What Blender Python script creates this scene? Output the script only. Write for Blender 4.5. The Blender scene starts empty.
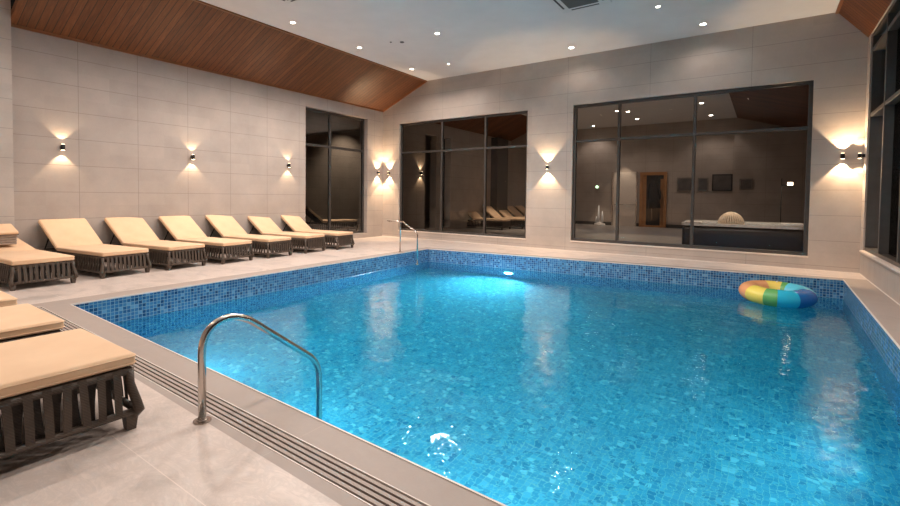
import bpy, bmesh, math, random
from mathutils import Vector, Matrix, noise
random.seed(7)
R = math.radians
SC = bpy.context.scene
COL = SC.collection

# ------------------------------------------------------------------ helpers
class MB:
    """collects shapes, builds ONE mesh object"""
    def __init__(self): self.bm = bmesh.new(); self.mi = 0
    def _faces(self, vs, fs):
        bv = [self.bm.verts.new(v) for v in vs]
        out = []
        for f in fs:
            try:
                q = self.bm.faces.new([bv[i] for i in f]); q.material_index = self.mi; out.append(q)
            except ValueError: pass
        return bv, out
    def box(self, a, b, bev=0, seg=2, mat=None):
        x0, y0, z0 = [min(a[i], b[i]) for i in range(3)]; x1, y1, z1 = [max(a[i], b[i]) for i in range(3)]
        vs = [(x0,y0,z0),(x1,y0,z0),(x1,y1,z0),(x0,y1,z0),(x0,y0,z1),(x1,y0,z1),(x1,y1,z1),(x0,y1,z1)]
        if mat: vs = [mat @ Vector(v) for v in vs]
        bv, fs = self._faces(vs, [(0,3,2,1),(4,5,6,7),(0,1,5,4),(1,2,6,5),(2,3,7,6),(3,0,4,7)])
        if bev:
            es = list({e for f in fs for e in f.edges})
            r = bmesh.ops.bevel(self.bm, geom=es, offset=bev, segments=seg, profile=.5, affect='EDGES')
            for f in r['faces']: f.material_index = self.mi; f.smooth = True
        return self
    def hexa(self, bot, top):
        self._faces(list(bot)+list(top), [(3,2,1,0),(4,5,6,7),(0,1,5,4),(1,2,6,5),(2,3,7,6),(3,0,4,7)]); return self
    def poly(self, pts):
        self._faces(pts, [tuple(range(len(pts)))]); return self
    def prism(self, pts, z0, z1):
        n = len(pts)
        vs = [(p[0],p[1],z0) for p in pts]+[(p[0],p[1],z1) for p in pts]
        self._faces(vs, [tuple(reversed(range(n))), tuple(range(n,2*n))]+[(i,(i+1)%n,n+(i+1)%n,n+i) for i in range(n)]); return self
    def tube(self, pts, r, n=12, caps=True, sq=False):
        pts = [Vector(p) for p in pts]
        rr = r if isinstance(r, (list, tuple)) else [r]*len(pts)
        prev = None; rings = []
        up = None
        for i, p in enumerate(pts):
            if i == 0: t = pts[1]-p
            elif i == len(pts)-1: t = p-pts[i-1]
            else: t = (pts[i+1]-p).normalized()+(p-pts[i-1]).normalized()
            t.normalize()
            if up is None:
                up = Vector((0,0,1)) if abs(t.z) < .9 else Vector((1,0,0))
            a = t.cross(up).normalized(); b = a.cross(t).normalized(); up = b
            ring = []
            for k in range(n):
                th = 2*math.pi*(k+(.5 if sq else 0))/n
                ring.append(self.bm.verts.new(p+(a*math.cos(th)+b*math.sin(th))*rr[i]))
            rings.append(ring)
        for i in range(len(rings)-1):
            for k in range(n):
                f = self.bm.faces.new([rings[i][k], rings[i][(k+1)%n], rings[i+1][(k+1)%n], rings[i+1][k]])
                f.material_index = self.mi; f.smooth = not sq
        if caps:
            for rg in (rings[0], rings[-1]):
                f = self.bm.faces.new(rg); f.material_index = self.mi
        return self
    def disc(self, c, r, h, n=24, axis=2, r2=None):
        r2 = r if r2 is None else r2
        c = Vector(c); d = Vector((0,0,0)); d[axis] = h
        A = [Vector((1,0,0)), Vector((0,1,0)), Vector((0,0,1))]; A.pop(axis)
        vs = [c+A[0]*r*math.cos(2*math.pi*k/n)+A[1]*r*math.sin(2*math.pi*k/n) for k in range(n)]
        vs += [c+d+A[0]*r2*math.cos(2*math.pi*k/n)+A[1]*r2*math.sin(2*math.pi*k/n) for k in range(n)]
        bv, fs = self._faces(vs, [tuple(range(n)), tuple(range(n,2*n))]+[(i,(i+1)%n,n+(i+1)%n,n+i) for i in range(n)])
        for f in fs[2:]: f.smooth = True
        return self
    def build(self, name, mats, parent=None, smooth=False, loc=None):
        bmesh.ops.recalc_face_normals(self.bm, faces=self.bm.faces)
        me = bpy.data.meshes.new(name); self.bm.to_mesh(me); self.bm.free()
        for m in (mats if isinstance(mats, (list, tuple)) else [mats]): me.materials.append(m)
        if smooth:
            for p in me.polygons: p.use_smooth = True
        o = bpy.data.objects.new(name, me); COL.objects.link(o)
        if parent: o.parent = parent
        if loc: o.location = loc
        return o

def empty(name, loc=(0,0,0), rz=0):
    o = bpy.data.objects.new(name, None); COL.objects.link(o)
    o.location = loc; o.rotation_euler = (0,0,rz); o.empty_display_size = .1
    return o
def tag(o, label, cat, group=None, kind=None):
    o['label'] = label; o['category'] = cat
    if group: o['group'] = group
    if kind: o['kind'] = kind
    return o
def struct(o, label=None, cat=None):
    o['kind'] = 'structure'
    if label: o['label'] = label
    if cat: o['category'] = cat
    return o
def kids(o): return [c for c in list(COL.objects) if c.parent is o]
def copy_tree(o, parent=None):
    c = o.copy(); COL.objects.link(c); c.parent = parent
    for ch in kids(o): copy_tree(ch, c)
    return c

# ------------------------------------------------------------------ materials
def newmat(name):
    m = bpy.data.materials.new(name); m.use_nodes = True
    nt = m.node_tree; nt.nodes.clear()
    out = nt.nodes.new('ShaderNodeOutputMaterial')
    return m, nt, out
def N(nt, t, **k):
    n = nt.nodes.new('ShaderNode'+t)
    for a, v in k.items():
        if hasattr(n, a): setattr(n, a, v)
    return n
def setin(n, **k):
    for a, v in k.items(): n.inputs[a.replace('_', ' ')].default_value = v
def math_(nt, op, a, b=None, c=None, clamp=False):
    n = N(nt, 'Math', operation=op); n.use_clamp = clamp
    for i, v in enumerate((a, b, c)):
        if v is None: continue
        if isinstance(v, (int, float)): n.inputs[i].default_value = v
        else: nt.links.new(v, n.inputs[i])
    return n.outputs[0]
def mixc(nt, f, a, b, bt='MIX'):
    n = nt.nodes.new('ShaderNodeMix'); n.data_type = 'RGBA'; n.blend_type = bt
    for s, v in (('Factor', f), ('A', a), ('B', b)):
        sock = [i for i in n.inputs if i.name == s and (i.type == 'RGBA' if s != 'Factor' else i.type == 'VALUE')][0]
        if isinstance(v, (int, float)): sock.default_value = v
        elif isinstance(v, tuple): sock.default_value = v if len(v) == 4 else (*v, 1)
        else: nt.links.new(v, sock)
    return [o for o in n.outputs if o.type == 'RGBA'][0]
def ramp(nt, fac, stops, interp='LINEAR'):
    n = N(nt, 'ValToRGB'); cr = n.color_ramp; cr.interpolation = interp
    while len(cr.elements) < len(stops): cr.elements.new(.5)
    for e, (p, c) in zip(cr.elements, stops): e.position = p; e.color = (*c, 1) if len(c) == 3 else c
    nt.links.new(fac, n.inputs[0]); return n.outputs[0]
def pbr(nt, out, col, rough=.5, metal=0, spec=.5, bump=None, bstr=.2, bdist=.01, **k):
    b = N(nt, 'BsdfPrincipled')
    if isinstance(col, tuple): b.inputs['Base Color'].default_value = (*col[:3], 1)
    else: nt.links.new(col, b.inputs['Base Color'])
    if isinstance(rough, (int, float)): b.inputs['Roughness'].default_value = rough
    else: nt.links.new(rough, b.inputs['Roughness'])
    b.inputs['Metallic'].default_value = metal
    b.inputs['Specular IOR Level'].default_value = spec
    if bump is not None:
        bn = N(nt, 'Bump'); bn.inputs['Strength'].default_value = bstr; bn.inputs['Distance'].default_value = bdist
        nt.links.new(bump, bn.inputs['Height']); nt.links.new(bn.outputs[0], b.inputs['Normal'])
    for a, v in k.items(): b.inputs[a.replace('_', ' ')].default_value = v
    nt.links.new(b.outputs[0], out.inputs[0]); return b
def objco(nt): return N(nt, 'TexCoord').outputs['Object']
def sep(nt, v):
    s = N(nt, 'SeparateXYZ'); nt.links.new(v, s.inputs[0]); return s.outputs
def noise_(nt, vec, scale, detail=4, rough=.55, dist=0):
    n = N(nt, 'TexNoise'); setin(n, Scale=scale, Detail=detail, Roughness=rough, Distortion=dist)
    if vec is not None: nt.links.new(vec, n.inputs['Vector'])
    return n.outputs['Fac']
def line_mask(nt, coord, pitch, width, offset=0):
    """1 on a joint line, 0 elsewhere"""
    t = math_(nt, 'ADD', coord, offset)
    t = math_(nt, 'DIVIDE', t, pitch); fr = math_(nt, 'FRACT', t)
    d = math_(nt, 'ABSOLUTE', math_(nt, 'SUBTRACT', fr, .5))
    return math_(nt, 'GREATER_THAN', d, .5-width/pitch/2)
def simple(name, col, rough=.5, metal=0, spec=.5, noise_amt=.12, nscale=20, **k):
    m, nt, out = newmat(name)
    co = objco(nt); n = noise_(nt, co, nscale)
    a = tuple(max(0, c*(1-noise_amt)) for c in col[:3]); b = tuple(min(1, c*(1+noise_amt)) for c in col[:3])
    c = ramp(nt, n, [(.3, a), (.7, b)])
    pbr(nt, out, c, rough, metal, spec, **k); return m

def m_tilewall(name, ax, base=(.455,.395,.355), px=.98, pz=.49, ox=0, oz=0):
    m, nt, out = newmat(name); co = objco(nt); s = sep(nt, co)
    u, v = s[ax], s[2]
    j = math_(nt, 'MAXIMUM', line_mask(nt, u, px, .008, ox), line_mask(nt, v, pz, .008, oz))
    cx = math_(nt, 'FLOOR', math_(nt, 'DIVIDE', math_(nt, 'ADD', u, ox+px/2), px)); cz = math_(nt, 'FLOOR', math_(nt, 'DIVIDE', math_(nt, 'ADD', v, oz+pz/2), pz))
    cb = N(nt, 'CombineXYZ'); nt.links.new(cx, cb.inputs[0]); nt.links.new(cz, cb.inputs[1])
    wn = N(nt, 'TexWhiteNoise'); nt.links.new(cb.outputs[0], wn.inputs['Vector'])
    n1 = noise_(nt, co, 1.6, 6, .6); n2 = noise_(nt, co, 35, 3, .6)
    f = math_(nt, 'ADD', math_(nt, 'MULTIPLY', n1, .75), math_(nt, 'MULTIPLY', n2, .15))
    f = math_(nt, 'ADD', f, math_(nt, 'MULTIPLY', wn.outputs['Value'], .12))
    c = ramp(nt, f, [(.3, tuple(b*.84 for b in base)), (.75, tuple(b*1.1 for b in base))])
    c = mixc(nt, math_(nt, 'MULTIPLY', j, .75), c, tuple(b*.5 for b in base))
    pbr(nt, out, c, .6, 0, .3, bump=math_(nt, 'SUBTRACT', math_(nt, 'MULTIPLY', n2, .15), j), bstr=.25, bdist=.004)
    return m
MAT = {}
MAT['wall_y'] = m_tilewall('stone tile side wall', 1, ox=.78, oz=.12)
MAT['wall_x'] = m_tilewall('stone tile back wall', 0, base=(.50,.43,.38), px=1.96, ox=.3, oz=.4)
MAT['pier'] = m_tilewall('stone tile pier', 1, base=(.56,.50,.455), px=1.9, ox=.3, oz=.05)

def m_deck(name, base, px, py, ox, oy, joint=True, rough=.35, vein=1.6):
    m, nt, out = newmat(name); co = objco(nt); s = sep(nt, co)
    mp = N(nt, 'Mapping'); nt.links.new(co, mp.inputs[0]); mp.inputs['Scale'].default_value = (1, 2.0, 1); mp.inputs['Rotation'].default_value = (0,0,.6)
    n1 = noise_(nt, mp.outputs[0], 1.3, 8, .62, 1.4); n2 = noise_(nt, co, 60, 3, .6); n3 = noise_(nt, mp.outputs[0], 5, 8, .7, 2.5)
    ve = math_(nt, 'SUBTRACT', 1, math_(nt, 'MULTIPLY', math_(nt, 'ABSOLUTE', math_(nt, 'SUBTRACT', n3, .5)), 9), clamp=True)
    f = math_(nt, 'ADD', math_(nt, 'MULTIPLY', n1, .9), math_(nt, 'MULTIPLY', n2, .1))
    c = ramp(nt, f, [(.28, tuple(b*(1-.24*vein) for b in base)), (.5, base), (.75, tuple(min(1, b*(1+.1*vein)) for b in base))])
    c = mixc(nt, math_(nt, 'MULTIPLY', ve, .18*vein), c, tuple(b*.62 for b in base))
    if joint:
        j = math_(nt, 'MAXIMUM', line_mask(nt, s[0], px, .005, ox), line_mask(nt, s[1], py, .005, oy))
        c = mixc(nt, math_(nt, 'MULTIPLY', j, .8), c, tuple(min(1, b*1.18) for b in base))
    pbr(nt, out, c, rough, 0, .45, bump=n2, bstr=.06, bdist=.004); return m
MAT['deck'] = m_deck('cream stone deck', (.68,.585,.53), 1.98, .99, 1.3, -.02)
MAT['coping'] = m_deck('sandy stone coping', (.40,.335,.30), 1.2, 50, .9, 0, True, .5, .35)
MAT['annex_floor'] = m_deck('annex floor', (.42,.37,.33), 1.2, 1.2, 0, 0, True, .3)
def m_mosaic(name, a, b, P=.046, pal=None):
    m, nt, out = newmat(name); co = objco(nt); s = sep(nt, co)
    u, v = s[a], s[b]
    cu = math_(nt, 'DIVIDE', u, P); cv = math_(nt, 'DIVIDE', v, P)
    cb = N(nt, 'CombineXYZ'); nt.links.new(math_(nt, 'FLOOR', cu), cb.inputs[0]); nt.links.new(math_(nt, 'FLOOR', cv), cb.inputs[1])
    wn = N(nt, 'TexWhiteNoise'); nt.links.new(cb.outputs[0], wn.inputs['Vector'])
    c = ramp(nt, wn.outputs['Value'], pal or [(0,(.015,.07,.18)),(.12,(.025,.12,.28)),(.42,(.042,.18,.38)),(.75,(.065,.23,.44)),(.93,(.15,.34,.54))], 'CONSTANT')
    def g(t):
        d = math_(nt, 'ABSOLUTE', math_(nt, 'SUBTRACT', math_(nt, 'FRACT', t), .5)); return math_(nt, 'GREATER_THAN', d, .44)
    j = math_(nt, 'MAXIMUM', g(cu), g(cv))
    c = mixc(nt, j, c, (.30,.46,.56) if pal is None else (.30,.56,.66))
    pbr(nt, out, c, .22, 0, .5, bump=math_(nt, 'SUBTRACT', 1, j), bstr=.2, bdist=.002); return m
MAT['mos_xy'] = m_mosaic('mosaic pool floor', 0, 1, .046, [(0,(.05,.29,.52)),(.15,(.08,.37,.61)),(.5,(.10,.43,.67)),(.82,(.16,.51,.73)),(.94,(.34,.68,.84))])
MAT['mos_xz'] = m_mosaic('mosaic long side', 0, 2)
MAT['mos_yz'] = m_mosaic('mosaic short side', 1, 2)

def m_wood(name, ax, pitch, dark=1.0):
    m, nt, out = newmat(name); co = objco(nt); s = sep(nt, co)
    t = math_(nt, 'DIVIDE', s[ax], pitch); cell = math_(nt, 'FLOOR', t)
    wn = N(nt, 'TexWhiteNoise', noise_dimensions='1D'); nt.links.new(cell, wn.inputs['W'])
    mp = N(nt, 'Mapping'); nt.links.new(co, mp.inputs[0])
    sc = [1.2,1.2,1.2]; sc[ax] = 14; mp.inputs['Scale'].default_value = sc
    n1 = noise_(nt, mp.outputs[0], 2.2, 8, .65, .6)
    f = math_(nt, 'ADD', math_(nt, 'MULTIPLY', n1, .75), math_(nt, 'MULTIPLY', wn.outputs['Value'], .18))
    d = dark
    c = ramp(nt, f, [(.25,(.10*d,.028*d,.008*d)),(.5,(.22*d,.072*d,.02*d)),(.8,(.37*d,.145*d,.05*d))])
    j = math_(nt, 'GREATER_THAN', math_(nt, 'ABSOLUTE', math_(nt, 'SUBTRACT', math_(nt, 'FRACT', t), .5)), .44)
    c = mixc(nt, math_(nt, 'MULTIPLY', j, .85), c, (.025,.009,.004))
    pbr(nt, out, c, .48, 0, .5, bump=math_(nt, 'SUBTRACT', math_(nt, 'MULTIPLY', n1, .2), j), bstr=.5, bdist=.006); return m
MAT['wood'] = m_wood('varnished planks', 1, .115, .78)
MAT['wood_trim'] = simple('wood trim', (.26,.10,.035), .4, nscale=8)
MAT['ceiling'] = simple('white plaster', (.80,.77,.745), .85, 0, .2, .03, 2)
MAT['frame'] = simple('dark grey aluminium', (.075,.068,.063), .38, .3, .5, .1, 5)
MAT['black'] = simple('black metal', (.012,.011,.011), .4, .4, .5, .1, 10)
MAT['sill'] = simple('pale stone sill', (.70,.61,.54), .5, 0, .4, .06, 10)
MAT['white_edge'] = simple('white tile edging', (.78,.72,.66), .4, 0, .4, .05, 10)
MAT['steel'] = simple('polished steel', (.62,.56,.51), .17, 1, .5, .04, 3)
MAT['slot'] = simple('drain void', (.012,.011,.010), .8)
MAT['plastic'] = simple('white plastic', (.75,.73,.70), .5, 0, .4, .03, 5)
MAT['vent_dark'] = simple('grey filter mesh', (.12,.115,.11), .8, 0, .3, .1, 60)
def m_cushion():
    m, nt, out = newmat('cream canvas'); co = objco(nt)
    n = noise_(nt, co, 3, 4); w = noise_(nt, co, 260, 2, .7)
    c = ramp(nt, math_(nt, 'ADD', math_(nt, 'MULTIPLY', n, .8), math_(nt, 'MULTIPLY', w, .2)), [(.3,(.78,.53,.335)),(.7,(.87,.62,.41))])
    pbr(nt, out, c, .85, 0, .2, bump=w, bstr=.25, bdist=.002, Sheen_Weight=.15); return m
MAT['cushion'] = m_cushion()
def m_wicker(name, col):
    m, nt, out = newmat(name); co = objco(nt)
    n = noise_(nt, co, 9, 4); w = N(nt, 'TexWave', wave_type='BANDS', bands_direction='DIAGONAL'); setin(w, Scale=38, Distortion=1.2, Detail=2)
    nt.links.new(co, w.inputs[0])
    f = math_(nt, 'ADD', math_(nt, 'MULTIPLY', n, .8), math_(nt, 'MULTIPLY', w.outputs['Fac'], .2))
    c = ramp(nt, f, [(.3, tuple(x*.7 for x in col)), (.75, tuple(x*1.25 for x in col))])
    pbr(nt, out, c, .48, 0, .45, bump=w.outputs['Fac'], bstr=.35, bdist=.002); return m
MAT['wicker'] = m_wicker('brown woven strap', (.085,.064,.050))
MAT['wicker_shade'] = m_wicker('shade-darkened inner strap', (.040,.030,.024))  # darker copy of the strap, recess shade put into its colour

def m_glass(name, refl=1.55, tint=(.8,.8,.8)):
    m, nt, out = newmat(name)
    fr = N(nt, 'Fresnel'); fr.inputs['IOR'].default_value = refl
    g = N(nt, 'BsdfGlossy'); g.inputs['Roughness'].default_value = .0; g.inputs['Color'].default_value = (1,.97,.94,1)
    t = N(nt, 'BsdfTransparent'); t.inputs['Color'].default_value = (*tint, 1)
    mx = N(nt, 'MixShader'); nt.links.new(fr.outputs[0], mx.inputs[0]); nt.links.new(t.outputs[0], mx.inputs[1]); nt.links.new(g.outputs[0], mx.inputs[2])
    nt.links.new(mx.outputs[0], out.inputs[0]); return m
MAT['glass'] = m_glass('window glass', 1.36)
MAT['glass_mirror'] = m_glass('coated window glass', 1.9, (.6,.6,.6))
def m_emit(name, col, s):
    m, nt, out = newmat(name); e = N(nt, 'Emission'); e.inputs[0].default_value = (*col, 1); e.inputs[1].default_value = s
    nt.links.new(e.outputs[0], out.inputs[0]); return m
MAT['led'] = m_emit('warm led', (1,.86,.68), 40)
MAT['led_sconce'] = m_emit('warm sconce led', (1,.75,.48), 12)
MAT['led_pool'] = m_emit('pool lamp', (.75,.93,1), 6)
MAT['led_green'] = m_emit('green white lamp', (.6,1,.55), 5)
def m_water():
    m, nt, out = newmat('pool water'); co = objco(nt)
    mp = N(nt, 'Mapping'); nt.links.new(co, mp.inputs[0]); mp.inputs['Scale'].default_value = (1, 1, 1)
    n1 = noise_(nt, mp.outputs[0], 5.0, 3, .55, .6); n2 = noise_(nt, mp.outputs[0], 1.6, 2, .5, .3)
    h = math_(nt, 'ADD', math_(nt, 'MULTIPLY', n1, .35), n2)
    bn = N(nt, 'Bump'); bn.inputs['Strength'].default_value = .9; bn.inputs['Distance'].default_value = .019
    nt.links.new(h, bn.inputs['Height'])
    fr = N(nt, 'Fresnel'); fr.inputs['IOR'].default_value = 1.33; nt.links.new(bn.outputs[0], fr.inputs['Normal'])
    g = N(nt, 'BsdfGlossy'); g.inputs['Roughness'].default_value = .02; nt.links.new(bn.outputs[0], g.inputs['Normal'])
    t = N(nt, 'BsdfRefraction'); t.inputs['IOR'].default_value = 1.33; t.inputs['Roughness'].default_value = 0; t.inputs['Color'].default_value = (.36,.95,.97,1)
    nt.links.new(bn.outputs[0], t.inputs['Normal'])
    mx = N(nt, 'MixShader'); nt.links.new(fr.outputs[0], mx.inputs[0]); nt.links.new(t.outputs[0], mx.inputs[1]); nt.links.new(g.outputs[0], mx.inputs[2])
    nt.links.new(mx.outputs[0], out.inputs[0]); return m
MAT['water'] = m_water()

# ------------------------------------------------------------------ dimensions
XL, YB, XR, YE = -10.57, 11.387, 1.488, -1.45
ZF = 4.93; X1, X2 = -8.756, 1.032; ZL, ZR = 4.164, 4.367
PA, PB, PC, PD = (-6.852,1.924), (-7.122,9.393), (1.153,10.30), (1.0,1.70)   # pool corners
WZ = -.33; BZ = -1.35
def lerp(a, b, t): return tuple(a[i]+(b[i]-a[i])*t for i in range(len(a)))

# ------------------------------------------------------------------ floor with the pool in it
def yA(x): return PA[1]+(PD[1]-PA[1])*(x-PA[0])/(PD[0]-PA[0])
# drain and coping lines
DX0, DX1 = -6.97, 1.2
def ydi(x): return 1.695+(1.575-1.695)*(x-DX0)/(-1.14-DX0)+.0         # drain inner line
def ydo(x): return ydi(x)-.158
def yde(x): return 1.545+(1.352-1.545)*(x+7.2)/(-1.476+7.2)          # edge between darker strip and deck
T = .0
b = MB()
# deck: L-shaped ring around coping, as polygons with thickness
def slab(mb, pts, z0=-.12, z1=0.0): mb.prism(pts, z0, z1)
CW = .24
cA = (-7.20, yde(-7.2)); cB = (PB[0]-.22, PB[1]+.20); cC = (PC[0]+.0, PC[1]+.22)
slab(b, [(XL,YE),(XR,YE),(XR,yde(XR)),cA,(XL,cA[1])])
slab(b, [(XL,cA[1]),cA,cB,(XL,cB[1])])
slab(b, [(XL,cB[1]),cB,(XR,PC[1]+.25),(XR,YB),(XL,YB)])
floor = struct(b.build('floor', MAT['deck']))
b = MB()
slab(b, [cA,(DX0-.02,ydi(DX0)),(PA[0],PA[1]),PB,cB], -.12, 0)                 # left strip
slab(b, [cB,PB,PC,(XR,PC[1]+.0),(XR,PC[1]+.25)], -.12, 0)                      # back strip
slab(b, [PC,PD,(XR,PD[1]),(XR,PC[1])], -.12, 0)                                # right strip
slab(b, [PA,(DX0-.02,ydi(DX0)),(DX1,ydi(DX1)),(XR,ydi(XR)),(XR,PD[1]),PD], -.12, 0)   # near strip, pool side
slab(b, [(DX0-.02,ydi(DX0)),cA,(DX0-.02,ydo(DX0))], -.12, 0)
slab(b, [cA,(XR,yde(XR)),(XR,ydo(XR)),(DX0-.02,ydo(DX0))], -.12, 0)
coping = struct(b.build('trim_1', MAT['coping']), 'sandy stone coping strip around the pool')
# white edging on the pool lip
b = MB()
ed = .012
def inset(p, q, d):   # strip between pq and offset toward the pool centre
    p, q = Vector(p), Vector(q); t = (q-p).normalized(); n = Vector((-t.y, t.x)); c = Vector((-3,5.8))
    if (c-p).dot(n) < 0: n = -n
    return p+n*d, q+n*d
for p, q in ((PA,PB),(PB,PC),(PC,PD),(PD,PA)):
    p2, q2 = inset(p, q, ed); b.prism([p, q, tuple(q2), tuple(p2)], -.014, .004)
struct(b.build('trim_2', MAT['white_edge']), 'thin white tile edging along the pool lip')
# pool basin
for i, (p, q, m) in enumerate(((PA,PB,'mos_yz'),(PB,PC,'mos_xz'),(PC,PD,'mos_yz'),(PD,PA,'mos_xz'))):
    b = MB(); p2, q2 = inset(p, q, -.12)
    b.prism([p, q, tuple(q2), tuple(p2)], BZ-.1, -.12 if i else -.12)
    b.prism([p, q, tuple(inset(p,q,-.004)[1]), tuple(inset(p,q,-.004)[0])], -.13, -.0135) if False else None
    o = b.build('wall_pool_'+('left','far','right','near')[i], MAT[m]); struct(o)
    b = MB(); a2, c2 = inset(p, q, .003)
    b.prism([p, q, tuple(c2), tuple(a2)], -.125, -.0142)
    o = b.build('trim_%d' % (i+3), MAT[m]); struct(o, 'blue mosaic course right under the pool lip')
b = MB(); b.prism([PA,PB,PC,PD], BZ-.1, BZ)
struct(b.build('floor_pool', MAT['mos_xy']), 'blue mosaic pool floor')
# water: gently waving grid
b = MB(); NX, NY = 150, 150
def surf(u, v):
    u = .0006+u*.9988; v = .0006+v*.9988
    p = lerp(lerp(PA, PD, u), lerp(PB, PC, u), v)
    h = .004*noise.noise(Vector((p[0]*.9, p[1]*.9, 1.3)))+.0015*noise.noise(Vector((p[0]*2.6, p[1]*2.6, 7)))
    return (p[0], p[1], WZ+h)
WIN = .004
gr = [[b.bm.verts.new(surf(i/NX, j/NY)) for j in range(NY+1)] for i in range(NX+1)]
for i in range(NX):
    for j in range(NY):
        b.bm.faces.new([gr[i][j], gr[i+1][j], gr[i+1][j+1], gr[i][j+1]])
w = b.build('pool_water', MAT['water'], smooth=True)
if w.data.polygons[0].normal.z < 0: w.data.flip_normals()
tag(w, 'clear rippling turquoise water filling the swimming pool', 'water', kind='stuff')
# drain channel
dr = empty('drain_channel', (DX0, ydi(DX0)-.08, 0)); tag(dr, 'long slotted drain grate set in the paving along the near pool edge', 'drain')
L0 = Vector((DX0, ydi(DX0)-.08, 0))
b = MB(); b.prism([(DX0-L0.x,ydi(DX0)-L0.y),(DX1-L0.x,ydi(DX1)-L0.y),(DX1-L0.x,ydo(DX1)-L0.y),(DX0-L0.x,ydo(DX0)-L0.y)], -.115, -.10)
b.build('channel', MAT['slot'], dr)
for k, (o0, o1) in enumerate(((0,.007),(.020,.040),(.053,.073),(.086,.106),(.119,.139),(.151,.158))):
    b = MB(); b.prism([(DX0-L0.x,ydi(DX0)-o0-L0.y),(DX1-L0.x,ydi(DX1)-o0-L0.y),(DX1-L0.x,ydi(DX1)-o1-L0.y),(DX0-L0.x,ydi(DX0)-o1-L0.y)], -.012, .002)
    b.build('rim' if k in (0,5) else 'bar', MAT['white_edge'] if k in (0,5) else MAT['coping'], dr)
b = MB(); b.box((DX0-.02-L0.x, ydo(DX0)-L0.y, -.03), (DX0-L0.x, ydi(DX0)-L0.y, .003)); b.build('end_bar', MAT['white_edge'], dr)

# ------------------------------------------------------------------ walls
def wallgrid(mb, axis, c0, c1, u0, u1, z0, z1, holes):
    us = sorted({u0, u1, *[h[0] for h in holes], *[h[1] for h in holes]}); us = [u for u in us if u0 <= u <= u1]
    for a, c in zip(us[:-1], us[1:]):
        mid = (a+c)/2; segs = [(z0, z1)]
        for h in holes:
            if h[0] < mid < h[1]:
                ns = []
                for s, e in segs:
                    if h[2] > s: ns.append((s, min(e, h[2])))
                    if h[3] < e: ns.append((max(s, h[3]), e))
                segs = ns
        for s, e in segs:
            if e-s < 1e-4: continue
            if axis == 0: mb.box((c0, a, s), (c1, c, e))
            else: mb.box((a, c0, s), (c, c1, e))
LW = (8.2547, 10.6594, .148, 3.81)
BW = (-9.8603, -5.3246, .2337, 3.6962)
CWn = (-4.0705, .7194, .2593, 3.7051)
RW = (-1.2, 11.11, .46, 4.36)
b = MB(); wallgrid(b, 0, XL-.3, XL, YE-.2, YB, -.12, ZL+.06, [LW]); b.box((XL-.3, YE-.2, ZL+.06), (XL, 2.2, ZF+.15)); struct(b.build('wall_left', MAT['wall_y']))
b = MB(); wallgrid(b, 1, YB, YB+.25, XL-.3, XR+.35, -.12, ZF+.05, [BW, CWn]); struct(b.build('wall_back', MAT['wall_x']))
b = MB(); wallgrid(b, 0, XR, XR+.35, YE-.2, YB, -.12, ZR+.03, [RW]); struct(b.build('wall_right', MAT['wall_y']))
b = MB(); wallgrid(b, 1, YE-.2, YE, XL, XR, -.12, ZF+.05, []); struct(b.build('wall_front', MAT['wall_x']))
b = MB(); b.box((XL, YE, 0), (-10.42, 2.2, ZF)); struct(b.build('wall_pier', MAT['pier']), 'pale stone tiled pier at the left edge')
# ceilings
b = MB(); b.box((X1, YE, ZF), (X2, YB, ZF+.15)); b.box((XL, YE, ZF), (X1, 2.2, ZF+.15)); struct(b.build('ceiling', MAT['ceiling']))
th = .05
b = MB(); b.hexa([(XL,2.2,ZL),(X1,2.2,ZF),(X1,YB,ZF),(XL,YB,ZL)], [(XL,2.2,ZL+.12),(X1,2.2,ZF+.12),(X1,YB,ZF+.12),(XL,YB,ZL+.12)])
struct(b.build('ceiling_slope_left', MAT['wood']), 'varnished timber plank slope on the left')
b = MB(); b.hexa([(X2,YE,ZF),(XR,YE,ZR),(XR,YB,ZR),(X2,YB,ZF)], [(X2,YE,ZF+.12),(XR,YE,ZR+.12),(XR,YB,ZR+.12),(X2,YB,ZF+.12)])
struct(b.build('ceiling_slope_right', MAT['wood']), 'varnished timber plank slope on the right')
b = MB(); b.box((XL, 2.2, ZL-.035), (XL+.03, YB, ZL+.012)); struct(b.build('trim_7', MAT['wood_trim']), 'thin timber bead under the left slope')
b = MB(); b.box((X1-.02, 2.2, ZF-.03), (X1+.02, YB, ZF)); struct(b.build('trim_8', MAT['wood_trim']), 'thin timber bead along the left ridge')
b = MB(); b.box((X2-.03, YE, ZF-.03), (X2+.02, YB, ZF)); struct(b.build('trim_9', MAT['wood_trim']), 'thin timber bead along the right ridge')
sl = Vector((X1-XL, 0, ZF-ZL)).normalized(); nn = Vector((sl.z, 0, -sl.x))
b = MB(); p = Vector((XL, YB-.04, ZL)); q = Vector((X1, YB-.04, ZF)); d = nn*.03
b.hexa([p, q, q+Vector((0,.04,0)), p+Vector((0,.04,0))], [p+d, q+d, q+d+Vector((0,.04,0)), p+d+Vector((0,.04,0))]); struct(b.build('trim_10', MAT['wood_trim']), 'timber bead where the left slope meets the back wall')
# skirting line
b = MB(); b.box((XR-.01, 1.9, 0), (XR, YB, .012)); b.box((XL, YB-.012, 0), (XR, YB, .012)); struct(b.build('baseboard_right', MAT['white_edge']))

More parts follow.
